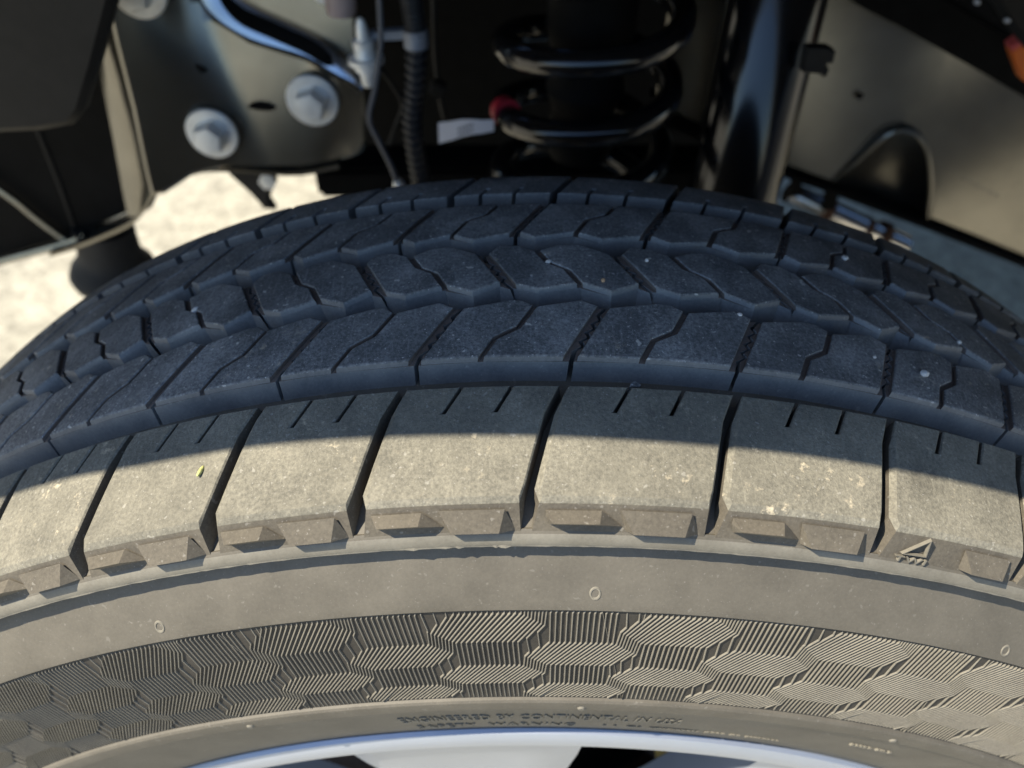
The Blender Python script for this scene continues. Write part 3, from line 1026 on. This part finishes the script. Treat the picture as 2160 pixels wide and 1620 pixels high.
# left frame bracket
FR = M["frame"]
fb = empty("frame_bracket", (-0.22, 0.33, 0.27), "satin black frame bracket with round bolt washers, left behind the tyre", "frame bracket")
face = [(-0.3033, 0.256), (-0.3028, 0.2774), (-0.3001, 0.3232), (-0.2993, 0.3675), (-0.296, 0.44), (-0.246, 0.44), (-0.2477, 0.3912), (-0.2385, 0.376),
        (-0.2152, 0.3623), (-0.1768, 0.352), (-0.1461, 0.3393), (-0.1365, 0.3326), (-0.1371, 0.2914), (-0.143, 0.2810), (-0.1515, 0.2769), (-0.1899, 0.2695),
        (-0.2198, 0.2683), (-0.2531, 0.2695), (-0.2722, 0.2676), (-0.2938, 0.2564)]
def bend(x, z):
    a = 10 * sstep(-.262, -.225, x + .25 * (z - .30)) * (1 - sstep(-.178, -.150, x))
    d = max(0.0, -.222 - x - .25 * (z - .30))
    return math.tan(rad(a)) * (z - .30) - .42 * d * d / (d + .02)
part(curve_mesh(plate("bracket_face", face, 0.33, .006, FR, bev=.003), bend), fb)
# rolled shelf along the top edge, tilted up towards the opening of the arch, with a long slot in it
fe = [(-.252, .41), (-0.2477, 0.3912), (-0.2385, 0.376), (-0.2152, 0.3623), (-0.1768, 0.352), (-0.1461, 0.3393), (-0.1365, 0.3326)]
be = [(-.236, .415), (-0.2370, 0.3990), (-0.2250, 0.3880), (-0.2010, 0.3760), (-0.1690, 0.3630), (-0.1490, 0.3510), (-0.1375, 0.3390)]
v, f = [], []
fe_, be_ = smooth_path([(x, 0, z) for x, z in fe], 4), smooth_path([(x, 0, z) for x, z in be], 4)
K = 6
for a, b in zip(fe_, be_):
    y0_ = .330 + bend(a.x, a.z)
    for k in range(K + 1):
        t = k / K; p = a.lerp(b, t)
        y = y0_ + .0012 + (p.z - a.z) * (.30 + .25 * t)
        if .25 < t < .75 and -.235 < p.x < -.155: y += .0
        v.append((p.x, y, p.z))
for i in range(len(fe_) - 1):
    for k in range(K):
        b0 = i * (K + 1) + k
        f.append([b0, b0 + 1, b0 + K + 2, b0 + K + 1])
part(link("rolled_shelf", v, f, plain("sky_tinted_shelf_paint", (.42, .45, .50), .20, metal=.9), None), fb)  # reflected sky put into the shelf's colour, paler and bluer than the frame
sl_ = smooth_path([(-.2330, 0, .3890), (-.2200, 0, .3765), (-.2000, 0, .3680), (-.1750, 0, .3580), (-.1570, 0, .3500)], 6)
v, f = [], []
for i, p in enumerate(sl_):
    t = i / (len(sl_) - 1); w = .0050 * math.sqrt(max(0.02, 1 - (2 * t - 1) ** 6))
    y = .3312 + bend(p.x, p.z)
    for dz, dy in ((-w, -.0008), (-w * .6, -.0016), (w * .6, .0014), (w, .0030)): v.append((p.x + dz * .35, y + dy, p.z + dz))
for i in range(len(sl_) - 1):
    for k in range(3): f.append([i * 4 + k, i * 4 + k + 1, i * 4 + k + 5, i * 4 + k + 4])
part(link("shelf_slot", v, f, M["black"], None), fb)
up = [(-0.2380, 0.3935), (-0.2285, .3800), (-0.2057, 0.3680), (-0.1663, 0.3525), (-0.1489, 0.3400), (-0.142, 0.336), (-0.1400, 0.4400), (-.2380, .4400)]
part(curve_mesh(plate("upper_plate", up, 0.352, .006, FR, bev=.002), lambda x, z: .16 * (z - .36)), fb)
part(plate("slot", [(-0.2247, 0.3160), (-0.2210, .3190), (-0.2152, 0.3202), (-.2090, .3195), (-0.2051, 0.3175), (-0.2040, 0.3150), (-0.209, 0.3140), (-0.217, 0.3142)], .3296, .003, M["black"], bev=.0003), fb)
part(plate("slot", [(-.2720, .3530), (-.2680, .3560), (-.2500, .3450), (-.2480, .3420), (-.2530, .3410), (-.2690, .3500)], .3296, .003, M["black"], bev=.0003), fb)
# lower lip of the bracket
lip = [(-.42, .333, .1800), (-.392, .333, .1900), (-.3445, .333, .2120), (-.3260, .333, .2270), (-.3100, .333, .2470), (-.2950, .333, .2560), (-.2722, .333, .2650), (-.2531, .333, .2672),
       (-.2198, .333, .2660), (-.19, .333, .2665), (-.16, .333, .2735)]
lip = smooth_path(lip, 4)
v, f = [], []
for p in lip:
    for dy, dz in ((-.010, .0016), (.035, .0016), (.035, -.0016), (-.010, -.0016)): v.append((p.x, p.y + dy, p.z + dz))
for i in range(len(lip) - 1):
    for k in range(4):
        j = (k + 1) % 4; f.append([i * 4 + k, i * 4 + j, (i + 1) * 4 + j, (i + 1) * 4 + k])
f += [[0, 1, 2, 3], [len(v) - 4 + k for k in range(4)]]
part(link("bottom_lip", v, f, FR, None), fb)

def washer_bolt(x, z, y, label, s=1.0):
    b = empty("washer_bolt", (x, y, z), label, "bolt", "zinc washer bolts on the frame bracket")
    part(lathe_axis("washer", [(0, 0), (.0186 * s, 0), (.0192 * s, .0006), (.0192 * s, .0030), (.0180 * s, .0038), (0, .0038)], (x, y, z), (x, y - 1, z), M["zinc"], None, 40), b)
    bm = bmesh.new()
    rings = []
    for r, h in ((.0118, .0038), (.0118, .0138), (.0104, .0158), (.0080, .0162)):
        rings.append([bm.verts.new((x + r * s * math.cos(rad(60 * k + 18)), y - h * s, z + r * s * math.sin(rad(60 * k + 18)))) for k in range(6)])
    for a, c in zip(rings, rings[1:]):
        for k in range(6): bm.faces.new([a[k], a[(k + 1) % 6], c[(k + 1) % 6], c[k]])
    bm.faces.new(rings[-1])
    part(link_bm("bolt_head", bm, M["zinc"], None), b)
    return b
washer_bolt(-.2506, .3007, .3195, "zinc hex bolt on a round washer, lowest and leftmost on the frame bracket")
washer_bolt(-.1742, .3241, .33, "zinc hex bolt on a round washer just under the folded shelf, nearest the wiring")
washer_bolt(-.2752, .4020, .3185, "zinc bolt and washer cut by the top edge of the photo, above the tan strip")
washer_bolt(-.1600, .3950, .357, "small zinc hex bolt high on the upper plate beside the pink sleeve", .62)

# left frame rail with its ridge and folded edge strip
lr = empty("frame_rail", (-0.40, 0.34, 0.2), "dark left frame rail with a pale folded flange, below the plastic liner", "frame rail")
rail = [(-.75, .42), (-.75, .07), (-0.5017, 0.1516), (-0.472, 0.1625), (-0.4111, 0.1828), (-0.3917, 0.1918), (-0.3445, 0.2148), (-0.3242, 0.2301), (-.3060, .2560), (-.3060, .42)]
part(plate("rail_web", rail, .345, .006, M["black"], bev=.002), lr)
# tan flange: a curved strip facing forward and up
s0 = [(-.318, .335, .385), (-.3230, .333, .36), (-.3285, .331, .325), (-.334, .331, .285), (-.3405, .331, .245), (-.3445, .331, .2170)]
s1 = [(-.307, .331, .385), (-.3040, .331, .36), (-.3020, .331, .325), (-.3015, .331, .285), (-.3030, .331, .255), (-.3210, .331, .2270)]
v, f = [], []
n = 6
for a, b in zip(s0, s1):
    for k in range(n + 1):
        t = k / n
        p = Vector(a).lerp(Vector(b), t); p.y -= .006 * math.sin(math.pi * t)
        v.append(p)
for i in range(len(s0) - 1):
    for k in range(n): f.append([i * (n + 1) + k, i * (n + 1) + k + 1, (i + 1) * (n + 1) + k + 1, (i + 1) * (n + 1) + k])
part(link("folded_flange", v, f, FR, None), lr)
vv, ff = sweep([(-.3979, .345, .2950), (-.3990, .345, .2376), (-.4020, .345, .1900)], .0022, 8)
part(link("weld_seam", vv, ff, M["plastic"], None), lr)
vv, ff = sweep(smooth_path([(-.50, .338, .292), (-.4436, .338, .2310), (-.4289, .338, .2103), (-.4162, .338, .1935), (-.408, .338, .1865), (-.39, .338, .1925)], 4), .0032, 8)
part(link("edge_bead", vv, ff, FR, None), lr)
vv, ff = sweep(smooth_path([(-.56, .336, .134), (-.50, .336, .1530), (-.472, .336, .1640), (-.4111, .336, .1838), (-.39, .336, .1925)], 4), .0040, 8)
part(link("edge_bead", vv, ff, FR, None), lr)

# plastic liner corner, top left
ln_ = empty("wheel_liner", (-0.33, 0.22, 0.36), "dark smooth plastic wheel liner hanging in the top left corner", "wheel liner")
lo = [(-.62, .335), (-0.3607, 0.3438), (-0.3425, 0.3457), (-.318, .3478), (-0.2966, 0.3523), (-0.2871, 0.3611), (-0.27, 0.3877), (-0.2461, 0.4275), (-0.225, 0.465), (-.20, .52), (-.62, .52)]
part(plate("liner_panel", lo, .22, .012, M["plastic"], bev=.004), ln_)

# rubber body mount under the left rail
bs = empty("rubber_mount", (-0.385, 0.35, 0.13), "black flared rubber mount hanging below the left frame rail", "mount")
part(lathe_axis("mount_body", [(0, 0), (.030, 0), (.036, .003), (.038, .010), (.035, .018), (.029, .024), (.026, .034), (.025, .060), (0, .060)], (-.388, .352, .1330), (-.376, .352, .24), M["grubber"], None, 40), bs)

# links and arms in the gap under the bracket
la = empty("lower_arm", (0.0, 0.40, 0.22), "black lower suspension arm lying low behind the tyre", "suspension arm")
part(box_between((-.196, .40, .2262), (.16, .42, .2290), .05, .028, M["black"], "arm_tube"), la)
lk = empty("drop_link", (-0.225, 0.39, 0.2), "small dirty drop link with a steel nut in the bright gap under the bracket", "link")
part(plate("link_plate", [(-0.2818, 0.2274), (-0.2375, 0.2281), (-0.2371, 0.2187), (-0.243, 0.205), (-0.248, 0.1925), (-0.2437, 0.1826), (-0.254, 0.1837), (-0.2625, 0.1984), (-0.27, 0.2079), (-0.2778, 0.2172)], .400, .010, M["grubber"], bev=.002), lk)
part(lathe_axis("link_nut", [(0, 0), (.007, 0), (.008, .002), (.008, .010), (0, .011)], (-.2420, .400, .2180), (-.2420, .37, .2180), M["zinc"], None, 6), lk)

# brake hose fitting, wires, conduit
ft = empty("hose_fitting", (-0.132, 0.31, 0.35), "grey hose fitting with stacked hex nuts at the bracket's right end", "fitting")
part(lathe_axis("fitting_body", [(0, 0), (.0045, 0), (.0055, .002), (.0055, .010), (.0085, .011), (.0085, .0155), (.0125, .016), (.0125, .0195), (.0080, .020), (.0068, .026), (.0075, .0265), (.0075, .031), (.0045, .0315), (.0040, .040), (.0025, .045), (0, .046)],
                 (-.1278, .312, .3445), (-.1320, .312, .44), M["zinc"], None, 18), ft)
part(lathe_axis("pink_sleeve", [(0, 0), (.010, .0), (.011, .004), (.011, .08), (0, .08)], (-.1500, .352, .3780), (-.1480, .352, .46), plain("pinkish_sleeve", (.42, .33, .32), .5, var=.1), None, 20), ft)
cb = empty("cable_bracket", (-0.11, 0.33, 0.376), "short grey flat bar holding the ribbed conduit", "bracket")
part(box_between((-.1290, .322, .3750), (-.0930, .318, .3795), .010, .0055, M["greymetal"], "bar"), cb)
part(lathe_axis("bar_clip", [(.0065, 0), (.0085, .001), (.0085, .012), (.0065, .013)], (-.0930, .311, .3720), (-.0940, .311, .40), M["greymetal"], None, 20), cb)
wr = empty("brake_wire", (-0.107, 0.29, 0.275), "thin bent sensor wire ending in a pale plug above the tyre", "wire")
wp = smooth_path([(-.1120, .29, .43), (-.1130, .29, .3917), (-.1155, .29, .3735), (-.1207, .29, .3508), (-.1263, .29, .3302), (-.1209, .29, .3126), (-.1138, .29, .2942), (-.1103, .29, .2807)], 6)
vv, ff = sweep(wp, .0019, 10)
part(link("wire", vv, ff, plain("grey_cable", (.10, .105, .12), .5), None), wr)
part(lathe_axis("plug", [(0, 0), (.004, 0), (.0048, .002), (.0040, .012), (.003, .014), (0, .014)], (-.1062, .29, .2690), (-.1108, .29, .2835), M["zinc"], None, 14), wr)
vv, ff = sweep(smooth_path([(-.1185, .312, .3560), (-.1120, .318, .3420), (-.1060, .318, .3280), (-.1120, .318, .3120), (-.1185, .318, .2960)], 6), .0018, 8)
part(link("wire", vv, ff, M["plastic"], None), wr)
cd = empty("ribbed_conduit", (-0.097, 0.31, 0.29), "black ribbed conduit running down behind the tyre beside the spring", "conduit")
cp = smooth_path([(-.0985, .31, .46), (-0.0958, .31, 0.4117), (-0.0938, .31, 0.3943), (-0.0929, .31, 0.3759), (-0.0952, .31, 0.3463), (-0.0988, .31, 0.318), (-0.097, .31, 0.2877), (-0.0929, .31, 0.2594), (-.088, .31, .23)], 30)
rr_ = [.0054 + (.0020 if (i // 3) % 2 else 0) for i in range(len(cp))]
vv, ff = sweep(cp, rr_, 14)
part(link("conduit_sleeve", vv, ff, plain("conduit_plastic", (.030, .031, .035), .45), None, angle=60), cd)
w3 = empty("thin_cable", (-0.08, 0.36, 0.30), "thin dark cable hanging between conduit and spring", "cable")
vv, ff = sweep(smooth_path([(-.0843, .36, .44), (-0.0843, .36, 0.3933), (-0.0848, .36, 0.3537), (-0.0833, .36, 0.325), (-0.0803, .36, 0.3041), (-0.0769, .36, 0.2936)], 5), .0022, 8)
part(link("cable", vv, ff, M["plastic"], None), w3)
part(box_between((-.0890, .356, .3260), (-.0780, .356, .3220), .010, .012, M["plastic"], "cable_clip"), w3)

# right frame rail with its scooped pocket
rrail = empty("frame_rail", (0.35, 0.42, 0.25), "satin frame rail sloping down to the right with an arched pocket pressed in it", "frame rail")
arch = [(0.2739, 0.2222), (0.2865, 0.2395), (0.3005, 0.2609), (0.3098, 0.2702), (0.3214, 0.2729), (0.3365, 0.2667), (0.3515, 0.249), (0.3670, 0.2159), (0.3760, 0.1855)]
web = [(0.10, .282), (0.1993, 0.2430), (0.2283, 0.2322), (0.2739, 0.2185)] + arch + [(0.4931, 0.1420), (0.62, 0.095), (0.80, .03), (.80, .10), (0.62, .2100), (0.4868, 0.2722), (0.4083, 0.3102), (0.3295, 0.342), (0.2737, 0.3654), (0.2388, 0.3785), (0.18, 0.405), (.10, .44)]
part(curve_mesh(plate("rail_web", web, .42, .005, FR, bev=.003), lambda x, z: .17 * (z - .225) * (1 - sstep(.30, .44, x)), .02), rrail)
# scoop: loft from the arch edge back to a smaller arch
v, f = [], []
A2 = smooth_path([(x, 0, z) for x, z in arch], 4)
cxs, czs = .330, .195
NR = 5
for k in range(NR + 1):
    t = k / NR
    for p in A2:
        s_ = 1 - .55 * t
        v.append((cxs + (p.x - cxs) * s_ + .012 * t, .421 + .022 * math.sin(t * math.pi / 2), czs + (p.z - czs) * s_ - .02 * t))
n = len(A2)
for k in range(NR):
    for i in range(n - 1): f.append([k * n + i, k * n + i + 1, (k + 1) * n + i + 1, (k + 1) * n + i])
f.append([NR * n + i for i in range(n)])
part(link("pocket", v, f, FR, None, angle=50), rrail)
vv, ff = sweep([(p.x, .4205, p.z) for p in A2], .0028, 8)
part(link("pocket_rim", vv, ff, FR, None), rrail)
part(lathe_axis("drain_hole", [(0, 0), (.0028, 0), (.0030, .0006), (0, .0008)], (.2745, .4285, .2985), (.2745, .40, .2985), M["black"], None, 16), rrail)
for k in range(6):
    part(plate("stamped_mark", [(.392 + .0075 * k, .2290 - .0030 * k), (.3965 + .0075 * k, .2272 - .0030 * k), (.3965 + .0075 * k, .2242 - .0030 * k), (.392 + .0075 * k, .2260 - .0030 * k)], .4194, .001, FR, bev=.0004), rrail)
lipR = [(.10, .2800), (.1993, .2410), (.2283, .2302), (.2767, .2150), (.3800, .1800), (.4931, .1400), (.62, .0930), (.80, .028)]
v, f = [], []
for x, z in lipR:
    for dy, dz in ((-.012, .0018), (.05, .0018), (.05, -.0022), (-.012, -.0022)): v.append((x, .42 + dy, z + dz))
for i in range(len(lipR) - 1):
    for k in range(4):
        j = (k + 1) % 4; f.append([i * 4 + k, i * 4 + j, (i + 1) * 4 + j, (i + 1) * 4 + k])
part(link("bottom_lip", v, f, M["black"], None), rrail)
v, f = [], []
tl = [(.10, .44), (.18, .407), (0.2388, 0.3805), (0.2737, 0.3674), (0.3295, 0.344), (0.4083, 0.3122), (0.4868, 0.2742), (0.62, .212), (.80, .102)]
for x, z in tl:
    for dy, dz in ((-.018, .030), (-.018, -.001), (.02, -.001), (.02, .030)): v.append((x, .42 + dy, z + dz))
for i in range(len(tl) - 1):
    for k in range(4):
        j = (k + 1) % 4; f.append([i * 4 + k, i * 4 + j, (i + 1) * 4 + j, (i + 1) * 4 + k])
part(link("top_lip", v, f, M["black"], None), rrail)

# exhaust pipe piece under the right rail
ex = empty("exhaust_pipe", (0.34, 0.5, 0.14), "short bare steel pipe with rusty clamps, low behind the tyre on the right", "pipe")
pa, pb = Vector((.268, .50, .1620)), Vector((.420, .50, .0980))
part(lathe_axis("pipe", [(0, 0), (.011, 0), (.012, .002), (.012, .16), (0, .16)], pa, pb, M["chrome"], None, 28), ex)
for t, r_, m_ in ((.26, .017, M["rust"]), (.60, .0125, M["rust"]), (.74, .016, M["rust"])):
    c0 = pa.lerp(pb, t)
    part(lathe_axis("pipe_clamp", [(.011, 0), (r_, .001), (r_, .009), (.011, .010)], c0, pb, m_, None, 28), ex)
hg = empty("pipe_hanger", (0.31, 0.48, 0.2), "black pipe hanger with two small openings under the right rail", "hanger")
part(plate("hanger_strap", [(.262, .206), (.272, .206), (.276, .165), (.264, .165)], .485, .006, M["black"], bev=.001), hg)
part(plate("hanger_strap", [(.300, .196), (.314, .192), (.318, .150), (.304, .150)], .485, .006, M["black"], bev=.001), hg)

# orange plastic corner and dark liner at the top right
oc = empty("orange_cap", (0.345, 0.35, 0.37), "orange and pink plastic corner at the right edge of the photo", "cap")
part(plate("cap_lower", [(.3375, .3690), (.3450, .3760), (.3640, .3720), (.3640, .3460), (.3560, .3480)], .35, .012, M["orange"], bev=.001), oc)
part(plate("cap_upper", [(.3350, .3725), (.3430, .3810), (.3640, .3810), (.3640, .3730), (.3450, .3758), (.3375, .3692)], .3495, .012, M["pink"], bev=.001), oc)
l2 = empty("wheel_liner", (0.33, 0.3, 0.42), "dark plastic liner edge with small white beads as painted glints in the top right corner", "wheel liner")
part(plate("liner_panel", [(.262, .4300), (.300, .4060), (.322, .3880), (.345, .372), (.40, .345), (.60, .27), (.60, .52), (.20, .52), (.20, .452)], .335, .012, M["plastic"], bev=.004), l2)
for x, z in ((.2990, .4180), (.3130, .3960), (.2870, .4070)):
    part(lathe_axis("glint_bead", [(0, 0), (.0016, 0), (.0012, .003), (0, .0034)], (x, .335, z), (x + .3, -1, z + .1), M["tagwhite"], None, 10), l2)  # white beads added for bright reflections off the plastic

# the dark body behind and above
ub = empty("car_underbody", (0.3, 0.9, 0.4), "black underbody panels closing the dark space behind the suspension", "underbody")
part(plate("back_panel", [(-.62, .15), (-.40, .11), (-.30, .085), (-.255, .018), (-.128, .018), (-.128, .062), (-.094, .070), (-.090, .018), (.078, .018), (.084, .050), (.112, .052), (.118, .018), (.225, .018), (.26, .062), (1.8, .062), (1.8, .62), (-.62, .62)], .75, .02, M["black"]), ub)
v = [(-1.12, .50, .62), (3.0, .50, .62), (3.0, 1.75, .62), (-1.12, 1.75, .62)]
v += [(x, y, z + .03) for x, y, z in v]
part(link("floor_pan", v, [[0, 1, 2, 3], [7, 6, 5, 4], [0, 4, 5, 1], [1, 5, 6, 2], [2, 6, 7, 3], [3, 7, 4, 0]], M["black"], None, smooth=False), ub)
# far side sill, so that the car has a far edge
v = [(-0.2, 1.75, -.05), (3.0, 1.75, -.05), (3.0, 1.75, .62), (-0.2, 1.75, .62)]
v += [(x, y + .03, z) for x, y, z in v]
part(link("far_sill", v, [[0, 1, 2, 3], [7, 6, 5, 4], [0, 4, 5, 1], [1, 5, 6, 2], [2, 6, 7, 3], [3, 7, 4, 0]], M["black"], None, smooth=False), ub)

# fender: its lip throws the shadow that crosses the tyre's shoulder
fd = empty("fender", (-0.1, -0.118, 0.64), "grey fender over the wheel arch, above the photo, shading the tread", "fender")
LIP = [(-.95, .30), (-.70, .47), (-.55, .565), (-0.405, 0.630), (-0.343, 0.6345), (-0.297, 0.6425), (-0.237, 0.6415), (-0.196, 0.6385), (-0.163, 0.635), (-0.12, 0.6305), (-0.078, 0.624), (-0.03, 0.613), (.05, .588), (.15, .545), (.28, .465), (.45, .33)]
lp = smooth_path([(x, 0, z) for x, z in LIP], 4)
v, f = [], []
sec = [(0.030, .004), (0.0, .0), (-.006, .004), (-.010, .016), (-.006, .05), (-.004, .16), (.004, .30), (.05, .37)]
for p in lp:
    for y, dz in sec: v.append((p.x, -.118 + y, p.z + dz))
n = len(sec)
for i in range(len(lp) - 1):
    for k in range(n - 1): f.append([i * n + k, i * n + k + 1, (i + 1) * n + k + 1, (i + 1) * n + k])
part(link("fender_skin", v, f, M["body"], None, angle=40), fd)
v, f = [], []
sec = [(.028, .006), (.06, .05), (.16, .075), (.40, .085), (.62, .06)]
for p in lp:
    for y, dz in sec: v.append((p.x, -.118 + y, p.z + dz))
n = len(sec)
for i in range(len(lp) - 1):
    for k in range(n - 1): f.append([i * n + k, i * n + k + 1, (i + 1) * n + k + 1, (i + 1) * n + k])
part(link("arch_liner", v, f, M["plastic"], None, angle=40), fd)

v = [(.44, -.132, -.02), (3.0, -.132, -.02), (3.0, -.132, .95), (.44, -.132, .95)]
v += [(x, y + .03, z) for x, y, z in v]
part(link("body_side", v, [[0, 1, 2, 3], [7, 6, 5, 4], [0, 4, 5, 1], [1, 5, 6, 2], [2, 6, 7, 3], [3, 7, 4, 0]], M["body"], None, smooth=False), fd)

# ------------------------------------------------------------------ grit caught on the tread
random.seed(11)
def pebble(th, ymm, size, m, label, h=0.0):
    bm = bmesh.new()
    bmesh.ops.create_icosphere(bm, subdivisions=2, radius=size)
    sx, sy, sz = random.uniform(.8, 1.3), random.uniform(.7, 1.1), random.uniform(.5, .8)
    for v in bm.verts:
        v.co = Vector((v.co.x * sx, v.co.y * sy, v.co.z * sz)) * random.uniform(.85, 1.12)
    c = Vector(tmap(th, ymm * .001, h + size * .3))
    o = link_bm("grit_stone", bm, m, None, 50)
    o.location = c; o.rotation_euler = (0, rad(th), random.uniform(0, 3))
    tag(o, label, "grit", "grit stones lying on the tread")
pebble(16.04, -33.1, .00165, M["stone"], "largest white grit stone, on the right end of the second tread row")
pebble(-1.89, 1.55, .0011, M["stone"], "white grit stone wedged in the centre row sipe below the spring", -.0008)
pebble(-20.2, -0.4, .0014, M["stone"], "bluish white grit stone stuck in a centre row gap at the far left", -.0008)
pebble(14.68, 30.0, .0016, M["stone"], "white stone chip on the fourth tread row at the right")
pebble(19.56, -8.4, .0010, M["stone"], "small white stone at the far right of the centre row")
pebble(13.47, -30.7, .0008, M["stone"], "tiny white stone just left of the largest stone")
pebble(6.99, -21.2, .0008, M["stone"], "tiny pale stone at the groove edge of the second row, right of centre")
pebble(0.68, -9.3, .0010, M["ochre"], "small ochre grit stone on the centre row")
pebble(2.97, 3.9, .0009, M["stone"], "small white stone near the far edge of the centre row under the shock absorber")
bm = bmesh.new()
bmesh.ops.create_icosphere(bm, subdivisions=2, radius=.0012)
for v in bm.verts: v.co = Vector((v.co.x * .6, v.co.y * 1.9, v.co.z * .6))
sd = link_bm("plant_seed", bm, M["seed"], None, 60)
sd.location = tmap(-17.1, -.0763, .0004); sd.rotation_euler = (0, rad(-17), rad(-12))
tag(sd, "tiny yellow green seed lying on the sunlit shoulder at the left", "seed")
